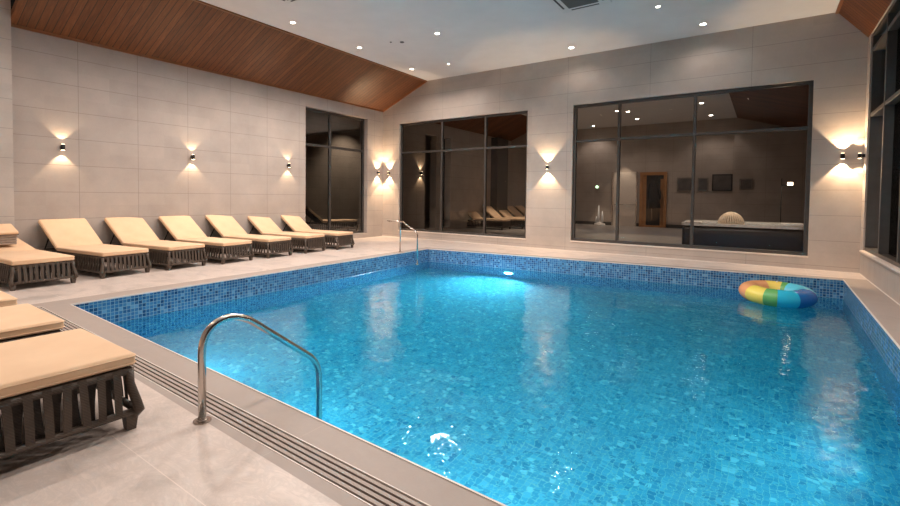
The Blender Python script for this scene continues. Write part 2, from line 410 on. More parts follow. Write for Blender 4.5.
# ------------------------------------------------------------------ windows
def window(name, axis, hole, face, outward, verts, transoms, fw=.05, depth=.09, setback=.05, glass='glass', mw=.055):
    """axis 1: wall at Y=face; axis 0: wall at X=face; outward = +1/-1 direction away from the room"""
    u0, u1, z0, z1 = hole
    org = Vector((0, face, z0)) if axis == 1 else Vector((face, 0, z0))
    if axis == 1: org.x = (u0+u1)/2
    else: org.y = (u0+u1)/2
    r = empty(name, org); struct(r)
    uc = (u0+u1)/2
    f0, f1 = outward*setback, outward*(setback+depth)
    def bx(mb, ua, ub, za, zb, g0=f0, g1=f1, bev=.006):
        if axis == 1: mb.box((ua-uc, g0, za-z0), (ub-uc, g1, zb-z0), bev, 1)
        else: mb.box((g0, ua-uc, za-z0), (g1, ub-uc, zb-z0), bev, 1)
    b = MB(); bx(b, u0, u1, z0, z0+fw); bx(b, u0, u1, z1-fw, z1); bx(b, u0, u0+fw, z0+fw, z1-fw); bx(b, u1-fw, u1, z0+fw, z1-fw)
    b.build('window_frame', MAT['frame'], r)
    for v in verts:
        b = MB(); bx(b, v-mw/2, v+mw/2, z0+fw, z1-fw); b.build('mullion', MAT['frame'], r)
    for t in transoms:
        b = MB(); bx(b, u0+fw, u1-fw, t-mw/2, t+mw/2, f0+outward*.004, f1-outward*.004); b.build('transom', MAT['frame'], r)
    us = [u0+fw]+[v for v in verts]+[u1-fw]; zs = [z0+fw]+list(transoms)+[z1-fw]
    gm = outward*(setback+depth*.5)
    for i in range(len(us)-1):
        for k in range(len(zs)-1):
            b = MB()
            ua, ub, za, zb = us[i]-uc, us[i+1]-uc, zs[k]-z0, zs[k+1]-z0
            if axis == 1: b.poly([(ua,gm,za),(ub,gm,za),(ub,gm,zb),(ua,gm,zb)])
            else: b.poly([(gm,ua,za),(gm,ub,za),(gm,ub,zb),(gm,ua,zb)])
            b.build('glass_pane', MAT[glass], r)
    return r
window('window_1', 0, LW, XL, -1, [9.26], [2.78], fw=.06, depth=.08, setback=.14, glass='glass_mirror', mw=.07)
window('window_2', 1, BW, YB, 1, [-8.21, -6.67], [2.752], fw=.06, setback=.06, mw=.06)
window('window_3', 1, CWn, YB, 1, [-2.95, -1.33], [2.789], fw=.07, setback=.05, mw=.06)
w4 = window('window_4', 0, RW, XR, 1, [9.9, 8.62, 7.2, 5.8, 4.4, 3.0, 1.6, .2], [2.90, 4.06], fw=.06, depth=.24, setback=.02, mw=.07)
# sills and reveals
b = MB(); b.box((XR-.045, RW[0], .425), (XR+.03, RW[1]+.02, .462), .006, 1); struct(b.build('trim_11', MAT['sill']), 'pale stone sill under the right window')
b = MB(); b.box((CWn[0]-.01, YB-.02, CWn[2]-.03), (CWn[1]+.01, YB+.05, CWn[2]+.002), .004, 1); struct(b.build('trim_12', MAT['sill']), 'pale stone sill under the large back window')
b = MB(); b.box((BW[0]-.01, YB-.02, BW[2]-.03), (BW[1]+.01, YB+.06, BW[2]+.002), .004, 1); struct(b.build('trim_13', MAT['sill']), 'pale stone sill under the left back window')

# ------------------------------------------------------------------ lamps
def spot(name, loc, direction, energy, size, blend=.15, radius=.03, col=(1,.82,.62)):
    l = bpy.data.lights.new(name, 'SPOT'); l.energy = energy; l.spot_size = R(size); l.spot_blend = blend
    l.shadow_soft_size = radius; l.color = col
    o = bpy.data.objects.new(name, l); COL.objects.link(o); o.location = loc
    o.rotation_euler = Vector(direction).to_track_quat('-Z', 'Y').to_euler(); return o
def downlight(x, y, z, label, power, s=1.0, size=150, group='recessed downlights in the ceiling', col=(1,.865,.775)):
    r = empty('ceiling_downlight', (x, y, z)); tag(r, label, 'ceiling light', group)
    b = MB(); n = 24
    ro, ri = .055*s, .038*s
    vs = []
    for k in range(n):
        a = 2*math.pi*k/n; vs += [(ro*math.cos(a), ro*math.sin(a), -.001), (ro*math.cos(a), ro*math.sin(a), -.006), (ri*math.cos(a), ri*math.sin(a), -.006), (ri*math.cos(a), ri*math.sin(a), -.001)]
    fs = []
    for k in range(n):
        for q in range(4): fs.append((4*k+q, 4*k+(q+1)%4, 4*((k+1)%n)+(q+1)%4, 4*((k+1)%n)+q))
    b._faces(vs, fs); b.build('bezel', MAT['plastic'], r)
    b = MB(); b.disc((0,0,-.004), ri, .003, 20); b.build('lens', MAT['led'], r)
    l = spot('downlight_beam', (0,0,-.03), (0,0,-1), power, size, .6, .03, col); l.parent = r
    return r
DP = 190
GL = 'recessed downlights in the ceiling'
for (x, y, lab, s) in ((-8.19,6.07,'recessed round downlight beside the timber slope, nearest of the row of three there',1.25),
        (-8.19,7.97,'recessed round downlight beside the timber slope, middle of the row of three there',1.25),
        (-8.3,10.1,'recessed round downlight beside the timber slope, last before the far corner',1.25),
        (-6.04,8.21,'recessed round downlight alone in mid ceiling behind the two small ceiling dots',1.25),
        (-3.9,10.7,'recessed round downlight above the wall between the two back windows',1.5),
        (-1.14,10.7,'recessed round downlight above the large back window, bright and rightmost',1.5)):
    downlight(x, y, ZF, lab, 270 if y < 10 else (90 if x < -8 else 18), s)
downlight(-7.15,10.25, ZF, 'tiny ceiling downlight near the far left corner by the back window', 60, .7)
downlight(-1.74,9.29, ZF, 'small slanting ceiling downlight right of the ceiling cassette unit', 60, .9)
for (x, y) in ((-8.19,4.0),(-8.19,1.9),(-8.19,-.4),(-5.9,5.6),(-5.9,3.0),(-5.9,.3),(-3.2,5.6),(-3.2,2.8),(-3.2,.0),(-.6,6.5),(-.6,3.6),(-.6,.6)):
    downlight(x, y, ZF, 'recessed round downlight in the ceiling above and behind the viewer', 280 if y > 5 else (140 if y > 2 else 60), 1.25)

def sconce(loc, nrm, label, up=11, dn=18, r=.033, h=.105):
    rt = empty('wall_sconce', loc); tag(rt, label, 'wall lamp', 'black up and down wall lights')
    n = Vector(nrm); c = n*.075
    b = MB(); b.disc((c.x, c.y, -h/2), r, h, 20); b.build('housing', MAT['black'], rt)
    b = MB(); a = n*0; q = n*.045
    t = Vector((-n.y, n.x, 0))
    pts = [t*.022, -t*.022]; 
    b.hexa([pts[0]+Vector((0,0,-.03)), pts[1]+Vector((0,0,-.03)), pts[1]+q+Vector((0,0,-.03)), pts[0]+q+Vector((0,0,-.03))],
           [pts[0]+Vector((0,0,.03)), pts[1]+Vector((0,0,.03)), pts[1]+q+Vector((0,0,.03)), pts[0]+q+Vector((0,0,.03))])
    b.build('bracket', MAT['black'], rt)
    for sg, e in ((1, up), (-1, dn)):
        b = MB(); b.disc((c.x, c.y, sg*(h/2)+ (0 if sg > 0 else -.004)), r*.8, .004, 16); b.build('lens', MAT['led_sconce'], rt)
        l = spot('sconce_beam', (c.x, c.y, sg*(h/2+.012)), (0,0,sg), e, 88, .35, .012, (1,.70,.42)); l.parent = rt
    return rt
sconce((XL, 2.883, 2.16), (1,0,0), 'black up and down wall light on the left wall above the second lounger')
sconce((XL, 5.175, 2.16), (1,0,0), 'black up and down wall light on the left wall above the middle loungers')
sconce((XL, 7.669, 2.13), (1,0,0), 'small black up and down wall light beside the left wall window')
sconce((XL, 11.12, 2.11), (1,0,0), 'small black wall light on the left wall right at the far corner', 70, 80, .027, .08)
sconce((-10.27, YB, 2.10), (0,-1,0), 'small black wall light on the back wall right at the far left corner', 70, 80, .027, .08)
sconce((-4.72, YB, 2.145), (0,-1,0), 'small black wall light on the strip of wall between the back windows', 75, 95, .03, .09)
sconce((1.18, YB, 2.20), (0,-1,0), 'black wall light on the back wall right of the large window', 85, 85, .035, .1)
sconce((XR, 11.25, 2.19), (-1,0,0), 'black wall light on the narrow wall beside the right window', 30, 30, .03, .09)

# pool lamps; near and right wall ones are unseen, added to brighten the water
def poollamp(x, y, ang, label, e=95):
    r = empty('pool_light', (x, y, -.85), ang); tag(r, label, 'pool light', 'underwater lights in the pool walls')
    b = MB(); b.disc((0,.0,0), .13, .03, 28, axis=1); b.build('bezel', MAT['steel'], r)
    b = MB(); b.disc((0,.03,0), .10, .012, 28, axis=1); b.build('lens', MAT['led_pool'], r)
    l = spot('pool_beam', (0,.06,0), (0,1,-.05), e, 150, 1.0, .08, (.74,.94,1)); l.parent = r
for x in (-5.2,-3.4,-1.6,.1): poollamp(x, yA(x), 0, 'added unseen underwater lamp in the near pool wall', 150)
for y in (2.6,3.7,4.8): poollamp(1.02, y, math.pi/2, 'added unseen underwater lamp in the right pool wall', 36)
poollamp(-4.9, PB[1]+(PC[1]-PB[1])*(-4.9-PB[0])/(PC[0]-PB[0]), math.pi, 'bright round underwater lamp in the far pool wall below the strip between the back windows', 900)

# ------------------------------------------------------------------ ceiling fittings
def cassette(x, y, z, s, label):
    r = empty('ceiling_cassette', (x, y, z)); tag(r, label, 'air conditioner')
    b = MB(); b.box((-s/2,-s/2,-.03),(s/2,s/2,0), .01); b.build('panel', MAT['plastic'], r)
    b = MB(); g = s*.3; b.box((-g,-g,-.036),(g,g,-.029)); b.build('filter_grille', MAT['vent_dark'], r)
    for k in range(4):
        b = MB(); o = s*.40; m = Matrix.Rotation(k*math.pi/2, 4, 'Z')
        b.box((-s*.28, o-.018, -.034), (s*.28, o+.018, -.028), mat=m); b.build('outlet_slot', MAT['black'], r)
cassette(-2.85, 8.13, ZF, .92, 'square ceiling cassette air conditioner at the top edge of the picture')
cassette(-7.1, 5.10, ZF, .62, 'square ceiling vent panel beside the timber slope at the top edge')
for (x, y, lab, s) in ((-7.28,8.08,'tiny round sensor dot on the ceiling, the smaller of the two',.025),(-7.06,8.22,'small flat round smoke detector on the ceiling, the wider of the two dots',.05)):
    b = MB(); b.disc((0,0,-.012), s, .012, 20); tag(b.build('smoke_detector', MAT['vent_dark'] , loc=(x,y,ZF)), lab, 'smoke detector')

# ------------------------------------------------------------------ handrails
def arc(p0, pc, p1, n=8):
    """quadratic bend"""
    p0, pc, p1 = Vector(p0), Vector(pc), Vector(p1)
    return [p0*(1-t)**2+pc*2*t*(1-t)+p1*t*t for t in [i/n for i in range(n+1)]]
def handrail(loc, rz, pts, r, label, plate=.048, extra=None):
    rt = empty('handrail', loc, rz); tag(rt, label, 'handrail')
    b = MB(); b.tube(pts, r, 16); b.build('tube', MAT['steel'], rt)
    b = MB(); b.disc((0,0,0), plate, .007, 32, r2=plate*.97); b.disc((0,0,.007), plate*.62, .006, 32, r2=plate*.5); b.build('base_plate', MAT['steel'], rt)
    return rt
# near rail: local x = distance towards the pool
P = [(0,0,.005),(0,0,.40)]+arc((0,0,.40),(.0,0,.575),(.16,0,.585),8)[1:]+arc((.2,0,.58),(.27,0,.565),(.33,0,.52),5)+arc((.74,0,.20),(.865,0,.115),(.865,0,-.02),7)+[(.865,0,-1.2)]
near = handrail((-2.72,1.385,0), math.pi/2, P, .0225, 'large polished steel handrail curving from the near deck into the pool', .05)
b = MB(); b.disc((.865,0,-1.35), .045, .008, 24); b.build('base_plate', MAT['steel'], near)
P = [(0,0,.005),(0,0,.66)]+arc((0,0,.66),(0,0,.735),(.06,0,.74),5)[1:]+arc((.08,0,.735),(.12,0,.72),(.16,0,.68),4)+arc((.46,0,.53),(.53,0,.475),(.53,0,.42),5)+[(.53,0,-.25)]
far = handrail((-7.22,8.4,0), 0, P, .017, 'slim steel handrail at the far left corner of the pool', .04)
b = MB(); b.tube([(-.42,0,.735),(-.2,0,.735),(.04,0,.735)], .010, 10); b.tube([(-.36,0,.727),(-.29,0,.722)], [.02,.014], 12); b.build('grab_bar', MAT['steel'], far)
b = MB(); b.disc((.53,0,-.262), .05, .014, 24); b.build('foot_cap', MAT['steel'], far)

# ------------------------------------------------------------------ loungers
LEN = 2.0; HW = .345
def strap(mb, p, q, w, outn, t=.004, bulge=.012):
    """flat ribbon from p to q, width along side"""
    p, q = Vector(p), Vector(q); side = (q-p).cross(outn).normalized()*w/2
    n = 4; o = Vector(outn)
    rows = []
    for i in range(n+1):
        s = i/n; c = p.lerp(q, s)+o*bulge*math.sin(math.pi*s)
        rows.append((c-side, c+side, c+side+o*t, c-side+o*t))
    bv = [[mb.bm.verts.new(v) for v in r] for r in rows]
    for i in range(n):
        for k in range(4):
            f = mb.bm.faces.new([bv[i][k], bv[i][(k+1)%4], bv[i+1][(k+1)%4], bv[i+1][k]]); f.material_index = mb.mi
def rounded(mb, a, b_, bev=.022, seg=3, mat=None): mb.box(a, b_, bev, seg, mat)
def lounger(name, angle, label, group, detail=True):
    r = empty(name); tag(r, label, 'sun lounger', group)
    fl = .028
    zt, zb = .335, .105
    # frame: rails and posts
    b = MB()
    for z, e, rad in ((zt, 0, .024), (zb, fl, .020)):
        x0, x1, w = -LEN-e, e, HW+e
        for pa, pb in (((x0,-w,z),(x1,-w,z)),((x1,-w,z),(x1,w,z)),((x1,w,z),(x0,w,z)),((x0,w,z),(x0,-w,z))):
            b.tube([pa, pb], rad, 8)
    for sx, x in ((1, 0), (-1, -LEN)):
        for sy in (1,-1):
            b.tube([(x, sy*HW, zt+.01), (x+sx*.004, sy*(HW+.004), .26), (x+sx*fl, sy*(HW+fl), .15), (x+sx*(fl+.006), sy*(HW+fl+.006), .115), (x+sx*.012, sy*(HW+.012), .075)], [.026,.024,.026,.030,.026], 8)
    b.build('frame', MAT['wicker'], r)
    # woven panels
    def panel(p0, p1, nrm, n):
        outer, inner = MB(), None
        p0, p1, nrm = Vector(p0), Vector(p1), Vector(nrm); t = (p1-p0)
        outer.mi = 0
        for i in range(n):
            s = (i+.5)/n; c = p0+t*s
            jit = random.uniform(-.004, .004)
            dx = t.normalized()*((.003 if i % 2 else -.003)+jit)
            strap(outer, c+Vector((0,0,zt+.02))+nrm*.016-dx, c+nrm*(fl+.014)+Vector((0,0,zb-.012))+dx, .036, nrm, bulge=.004)
        if detail:
            outer.mi = 1
            for i in range(n):
                s = (i+1.0)/n
                if s > .99: continue
                c = p0+t*s; dx = t.normalized()*(.009 if i % 2 else -.007)
                strap(outer, c+Vector((0,0,zt))-nrm*.012+dx, c+nrm*(fl-.020)+Vector((0,0,zb))-dx, .046, nrm, bulge=-.012)
        outer.build('woven_panel', [MAT['wicker'], MAT['wicker_shade']], r)
    panel((0,-HW+.03,0), (0,HW-.03,0), (1,0,0), 10)
    panel((-LEN,-HW+.03,0), (-LEN,HW-.03,0), (-1,0,0), 10)
    panel((-LEN+.03,HW,0), (-.03,HW,0), (0,1,0), 26)
    panel((-LEN+.03,-HW,0), (-.03,-HW,0), (0,-1,0), 26)
    for x, sx in ((.002,1), (-LEN-.002,-1)):
        for sy in (1,-1):
            b = MB(); y = sy*(HW+.004)
            b.hexa([(x-.022,y-.022,0),(x+.022,y-.022,0),(x+.022,y+.022,0),(x-.022,y+.022,0)], [(x-.032,y-.032,.10),(x+.032,y-.032,.10),(x+.032,y+.032,.10),(x-.032,y+.032,.10)])
            b.build('leg', MAT['wicker'], r)
    b = MB(); b.box((-LEN+.03,-HW+.03,.318), (-.03,HW-.03,.334)); b.build('seat_deck', MAT['wicker_shade'], r)
    CWd = HW+.018; hx = -1.38
    b = MB(); rounded(b, (hx+.004,-CWd,.360), (.034,CWd,.435)); sc_ = b.build('seat_cushion', MAT['cushion'], r, smooth=True)
    b = MB()
    for z in (.378,.417): b.tube([(hx+.02,-CWd,z),(.018,-CWd,z),(.034,-CWd+.016,z),(.034,CWd-.016,z),(.018,CWd,z),(hx+.02,CWd,z)], .0045, 6)
    b.build('piping', MAT['cushion'], sc_)
    # backrest pivots about (hx, zt+.02)
    m = Matrix.Translation((hx, 0, .355)) @ Matrix.Rotation(angle, 4, 'Y')
    b = MB(); b.box((-.79,-HW+.01,-.012), (.0,HW-.01,.004), mat=m); b.build('backrest_panel', MAT['wicker_shade'], r)
    b = MB(); rounded(b, (-.81,-CWd,.006), (-.004,CWd,.078), mat=m); bc = b.build('back_cushion', MAT['cushion'], r, smooth=True)
    b = MB()
    for z in (.022,.062): b.tube([m @ Vector(q) for q in ((-.02,-CWd,z),(-.794,-CWd,z),(-.81,-CWd+.016,z),(-.81,CWd-.016,z),(-.794,CWd,z),(-.02,CWd,z))], .0045, 6)
    b.build('piping', MAT['cushion'], bc)
    if angle > .3:
        for sy in (1,-1):
            b = MB(); q = m @ Vector((-.42, sy*(HW-.03), -.012)); b.tube([q, (hx-.52, sy*(HW-.03), .335)], .011, 8); b.build('back_strut', MAT['black'], r)
    return r
GLn = 'sun loungers along the left wall'
pr = lounger('sun_lounger', R(38), 'x', GLn)
spots = [(-8.60,3.13,.97,'second sun lounger along the left wall, first with its backrest raised'),
         (-8.64,4.11,.94,'third sun lounger along the left wall, below and between the two nearest wall lights'),
         (-8.62,5.06,.92,'fourth sun lounger along the left wall, middle of the row of seven'),
         (-8.67,6.05,.89,'fifth sun lounger along the left wall, left of the small wall light by the window'),
         (-8.76,7.07,.86,'sixth sun lounger along the left wall, last but one before the window'),
         (-8.76,8.01,.83,'farthest sun lounger of the left wall row, standing in front of the window')]
for i, (x, y, w, lab) in enumerate(spots):
    o = pr if i == 0 else copy_tree(pr)
    o.location = (x+.02, y+.02, 0); o.scale = (1, w, .95); o.rotation_euler = (0,0,R(8)); o['label'] = lab
pr1 = lounger('sun_lounger', R(11), 'nearest sun lounger along the left wall, with its backrest almost flat', GLn)
pr1.location = (-8.42, 2.08, 0); pr1.rotation_euler = (0,0,R(4)); pr1.scale = (1, .97, .95)
GN = 'sun loungers on the near deck'
n1 = lounger('sun_lounger', R(40), 'large sun lounger in the left foreground with dark woven side, cut by the frame', GN)
for i, (x, lab) in enumerate(((-3.375,None),(-4.56,'cream sun lounger directly behind the large foreground one'),(-5.73,'farthest of the three cream sun loungers on the near deck, only its corner showing'))):
    o = n1 if i == 0 else copy_tree(n1)
    o.location = (x, 1.10, 0); o.rotation_euler = (0,0,math.pi/2); o.scale = (1,1.17,1.0)
    if lab: o['label'] = lab
# loose cushion leaning on the pier
m = Matrix.Rotation(R(15), 4, 'Y')
MAT['blanket'] = simple('grey beige blanket', (.40,.34,.30), .9, 0, .2, .1, 30)
hz = (-9.80, 1.80, .345)
b = MB()
for k in range(4): rounded(b, (-.60,-.36,.100+k*.041), (-.19,.33,.139+k*.041), .016, 2, m)
bl = b.build('folded_blanket', MAT['blanket'], smooth=True, loc=hz); tag(bl, 'folded grey beige blanket lying on the head of the nearest lounger by the pier', 'blanket')
cu = empty('back_cushion', hz); tag(cu, 'loose cream cushion lying on the folded blanket beside the pier', 'cushion')
b = MB(); rounded(b, (-.62,-.36,.276), (-.17,.34,.328), mat=m); c_ = b.build('pad', MAT['cushion'], cu, smooth=True)
b = MB(); b.tube([m @ Vector(q) for q in ((-.60,-.36,.276),(-.18,-.36,.276),(-.17,-.35,.276),(-.17,.33,.276),(-.18,.34,.276),(-.60,.34,.276))], .005, 6); b.build('piping', MAT['wicker'], cu)

# ------------------------------------------------------------------ swim ring
def swimring(loc, R0, r0, tilt):
    cols = [('cyan', (.04,.50,.72)), ('cyan light', (.10,.58,.78)), ('yellow', (.84,.64,.14)), ('orange', (.78,.37,.17)), ('yellow b', (.80,.66,.12)), ('green', (.12,.40,.12)), ('sky', (.02,.45,.68)), ('blue', (.01,.13,.42))]
    mats = []
    for n, c in cols: mats.append(simple('vinyl '+n, c, .25, 0, .5, .03, 4))
    def sector(a):   # degrees from +X, anticlockwise
        a %= 360
        for lim, k in ((62,1),(78,5),(118,2),(216,3),(250,4),(270,5),(303,6),(352,7),(361,1)):
            if a < lim: return k
    b = MB(); nu, nv = 120, 28
    vs = []
    for i in range(nu):
        a = 2*math.pi*i/nu
        wr = 1+.02*math.cos(16*math.pi*i/nu*1.0)
        for j in range(nv):
            t = 2*math.pi*j/nv
            rr = r0*(wr if math.cos(t) < 0 else 1)
            vs.append(((R0+rr*math.cos(t))*math.cos(a), (R0+rr*math.cos(t))*math.sin(a), rr*.86*math.sin(t)))
    bv = [b.bm.verts.new(v) for v in vs]
    for i in range(nu):
        k = sector(360*(i+.5)/nu)
        for j in range(nv):
            f = b.bm.faces.new([bv[i*nv+j], bv[((i+1)%nu)*nv+j], bv[((i+1)%nu)*nv+(j+1)%nv], bv[i*nv+(j+1)%nv]]); f.material_index = k; f.smooth = True
    rt = empty('swim_ring', loc); tag(rt, 'inflatable swim ring in orange, yellow, green and blue floating by the far wall', 'swim ring')
    rt.rotation_euler = tilt
    b.build('tube', mats, rt)
    b = MB(); b.disc((0,R0-.06,r0*.84), .012, .02, 14); b.build('air_valve', MAT['plastic'], rt)
swimring((.20, 9.28, -.19), .375, .16, (R(2), R(1), 0))

# ------------------------------------------------------------------ room beyond the back windows
AY0, AY1, AX0, AX1 = YB+.25, 23.6, XL, 3.2
MAT['annex_wall'] = m_tilewall('annex wall tile', 0, base=(.46,.385,.33), px=1.2, ox=0, oz=.3)
MAT['annex_side'] = m_tilewall('annex side tile', 1, base=(.46,.385,.33), px=1.2, ox=0, oz=.3)
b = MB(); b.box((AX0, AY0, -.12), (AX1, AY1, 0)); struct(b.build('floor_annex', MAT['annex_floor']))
b = MB(); b.box((AX0, AY1, 0), (AX1, AY1+.2, 5)); struct(b.build('wall_annex_far', MAT['annex_wall']))
b = MB(); wallgrid(b, 0, AX0-.3, AX0, AY0, AY1, 0, 5, [(13.7,14.4,.1,3.7),(14.7,15.4,.1,3.7)]); struct(b.build('wall_annex_left', MAT['annex_side']))
b = MB(); b.box((AX1, AY0, 0), (AX1+.2, AY1, 5)); struct(b.build('wall_annex_right', MAT['annex_side']))
b = MB(); b.box((XR+.35, YB, 0), (AX1+.2, AY0, 5)); struct(b.build('wall_annex_near', MAT['annex_side']))
b = MB(); b.box((X1, AY0, ZF), (-1.1, AY1, ZF+.1)); struct(b.build('ceiling_annex', MAT['ceiling']))
b = MB(); b.hexa([(XL,AY0,ZL),(X1,AY0,ZF),(X1,20.7,ZF),(XL,20.7,ZL)], [(XL,AY0,ZL+.1),(X1,AY0,ZF+.1),(X1,20.7,ZF+.1),(XL,20.7,ZL+.1)]); struct(b.build('ceiling_annex_slope', MAT['wood']))
b = MB(); b.box((XL,20.7,ZL-.3), (X1,AY1,5)); struct(b.build('ceiling_annex_drop', MAT['annex_wall']))
b = MB(); b.hexa([(-1.1,AY0,ZF),(AX1,AY0,3.6),(AX1,AY1,3.6),(-1.1,AY1,ZF)], [(-1.1,AY0,ZF+.1),(AX1,AY0,3.7),(AX1,AY1,3.7),(-1.1,AY1,ZF+.1)]); struct(b.build('ceiling_annex_timber', MAT['wood']))
b = MB(); b.box((XL, 18.7, 0), (XL+.35, 19.75, 4.1)); struct(b.build('wall_annex_pier', MAT['frame']))
b = MB(); b.box((XL, AY1-.02, 0), (AX1, AY1, .16)); struct(b.build('baseboard_annex', MAT['frame']))
b = MB(); b.box((-1.15, 23.0, 0), (AX1, AY1-.02, 4.2)); struct(b.build('wall_annex_recess', MAT['annex_wall']))
# doorway with timber frame, in the far wall
dd = empty('door_1', (-4.42, AY1-.02, 0)); struct(dd)
MAT['gold_wood'] = simple('golden timber frame', (.42,.19,.07), .35, nscale=6)
MAT['dark_in'] = simple('dark doorway', (.02,.016,.013), .6)
b = MB(); b.box((-.60,-.10,0),(-.46,0,2.63),.01); b.box((.46,-.10,0),(.60,0,2.63),.01); b.box((-.46,-.10,2.48),(.46,0,2.63),.01); b.box((-.46,-.10,.0),(.46,0,.09),.01); b.build('door_frame', MAT['gold_wood'], dd)
b = MB(); b.box((-.46,-.04,.09),(.46,0,2.48)); b.build('doorway_dark', MAT['dark_in'], dd)  # dark sheet standing in for the unlit inside of the doorway
b = MB(); b.box((-.46,-.05,.09),(-.30,-.04,2.48)); b.box((.32,-.05,.09),(.46,-.04,2.3)); b.build('door_panel', MAT['gold_wood'], dd)
b = MB(); b.tube([(-.06,-.07,1.5),(-.02,-.07,.35)], .02, 8); b.tube([(-.05,-.07,1.48),(.06,-.07,1.52)], .03, 8); b.build('door_handle', MAT['steel'], dd)
# coat shape hanging inside the doorway
MAT['cloth_dark'] = simple('dark cloth', (.012,.010,.009), .9)
b = MB()
for i in range(6):
    t = i/6; b.mi = 0
b.tube([(0,0,1.75),(0,0,1.55),(.0,0,1.2),(.03,0,.7),(.05,0,.35)], [.05,.17,.19,.24,.27], 14)
b.tube([(-.16,0,1.5),(-.24,0,1.1),(-.2,-.02,.8)], [.07,.06,.05], 10); b.tube([(.16,0,1.5),(.26,0,1.1),(.27,-.02,.8)], [.07,.06,.05], 10)
co = b.build('hanging_coat', MAT['cloth_dark'], smooth=True, loc=(-4.33, AY1-.38, .55)); tag(co, 'dark hooded coat hanging in the timber framed doorway beyond the glass', 'coat')
# lit recess left of it
b = MB(); b.box((-6.3,AY1-.05,0),(-5.2,AY1-.021,2.65)); MAT['pale_panel'] = simple('pale shower panel', (.72,.62,.54), .5); sp = b.build('wall_panel', MAT['pale_panel']); tag(sp, 'tall pale wall panel lit from above, left of the timber doorway', 'wall panel')
b = MB(); b.tube([(0,0,0),(1.0,0,0)], .018, 10); b.tube([(.02,0,0),(.02,.09,0)], .012, 8); b.tube([(.98,0,0),(.98,.09,0)], .012, 8)
tr = b.build('towel_rail', MAT['steel'], loc=(-6.2, AY1-.15, 1.05)); tag(tr, 'thin horizontal rail across the pale lit wall panel', 'rail')
for x0 in (-6.33,-5.2):
    b = MB(); b.box((0,-.07,0),(.06,0,2.66)); struct(b.build('trim_14' if x0 < -6 else 'trim_15', MAT['steel'], loc=(x0, AY1-.022, 0)))
# pictures
MAT['pic'] = simple('grey print', (.10,.09,.085), .5, 0, .4, .35, 3); MAT['pic_pale'] = simple('faded print', (.22,.18,.155), .5, 0, .4, .3, 5)
for (x0, x1, z0, z1, k, lab) in ((-1.98,-1.20,1.74,2.48,0,'darkest framed picture on the far wall above the hot tub'),(-.92,-.44,1.78,2.25,1,'small faded picture on the far wall right of the dark one'),
        (-3.4,-2.75,1.72,2.35,1,'faded picture on the far wall just right of the timber doorway'),(-2.55,-2.12,1.74,2.33,1,'faded picture on the far wall beside the right window mullion')):
    yy = AY1-.02 if x1 < -1.15 else 23.0
    r = empty('wall_picture', ((x0+x1)/2, yy, z0)); tag(r, lab, 'picture', 'pictures on the wall beyond the glass')
    w = (x1-x0)/2; h = z1-z0
    b = MB(); b.box((-w,-.03,0),(w,-.006,h),.005); b.build('picture_frame', MAT['pic_pale' if k else 'black'], r)
    b = MB(); b.box((-w+.05,-.034,.05),(w-.05,-.029,h-.05)); b.build('print', MAT['pic'] if k == 0 else MAT['pic'], r)
# fountain
MAT['foam'] = simple('white water foam', (.85,.85,.85), .4, 0, .5, .05, 20)
fo = empty('fountain', (-6.75, 23.0, 0)); tag(fo, 'small white water jet standing on the floor behind the left pane of the large window', 'fountain')
b = MB(); b.disc((0,0,0), .27, .10, 24, r2=.25); b.disc((0,0,.10), .18, .05, 24, r2=.12); b.build('basin', MAT['white_edge'], fo)
b = MB(); b.tube([(-.08,0,.14),(-.07,0,.5),(-.06,0,1.0)], [.09,.05,.012], 12); b.tube([(.1,0,.14),(.12,0,.45),(.11,0,.72)], [.07,.05,.02], 12); b.tube([(-.2,0,.14),(-.17,0,.45)], [.05,.02], 10); b.build('water_jet', MAT['foam'], fo, smooth=True)
gl = empty('wall_lamp', (-7.08, AY1-.022, 1.93)); tag(gl, 'small greenish lamp glowing on the far wall above the white water jet', 'lamp')
b = MB(); b.disc((0,-.06,0), .11, .06, 16, axis=1); b.build('shade', MAT['plastic'], gl)
b = MB(); b.disc((0,-.075,0), .06, .015, 16, axis=1); b.build('bulb', MAT['led_green'], gl)
# hot tub
ht = empty('hot_tub', (-.44, 13.0, 0)); tag(ht, 'large dark hot tub with pale rim and bubbling water behind the large window', 'hot tub')
MAT['tub_dark'] = simple('dark brown cabinet', (.035,.027,.022), .35); MAT['tub_rim'] = simple('pale acrylic rim', (.72,.67,.62), .22)
b = MB(); b.box((-1.16,-1.0,0),(1.16,1.0,.74),.09,4)
for k in range(9): b.box((-1.15+k*.287-.004,-1.004,.03),(-1.15+k*.287+.004,-.99,.72))
b.build('cabinet', MAT['tub_dark'], ht)
def rimring(mb, w, l, w2, l2, z0, z1, rr=.25):
    def rr_pts(w, l, r, n=6):
        o = []
        for cx, cy, a0 in ((w-r,l-r,0),(-w+r,l-r,90),(-w+r,-l+r,180),(w-r,-l+r,270)):
            for i in range(n+1):
                a = R(a0+90*i/n); o.append((cx+r*math.cos(a), cy+r*math.sin(a)))
        return o
    A, B = rr_pts(w, l, rr), rr_pts(w2, l2, rr*.8); n = len(A)
    vs = [(*p, z0) for p in A]+[(*p, z1) for p in A]+[(*p, z1) for p in B]+[(*p, z0-.3) for p in B]
    mb._faces(vs, [(k*n+i, k*n+(i+1)%n, (k+1)*n+(i+1)%n, (k+1)*n+i) for k in range(3) for i in range(n)])
b = MB(); rimring(b, 1.2, 1.04, .98, .82, .745, .80); b.build('rim', MAT['tub_rim'], ht)
MAT['tub_water'] = simple('bright tub water', (.55,.60,.62), .12, 0, .6, .15, 9)
b = MB(); b.box((-1.0,-.84,.745),(1.0,.84,.765)); b.build('water', MAT['tub_water'], ht)
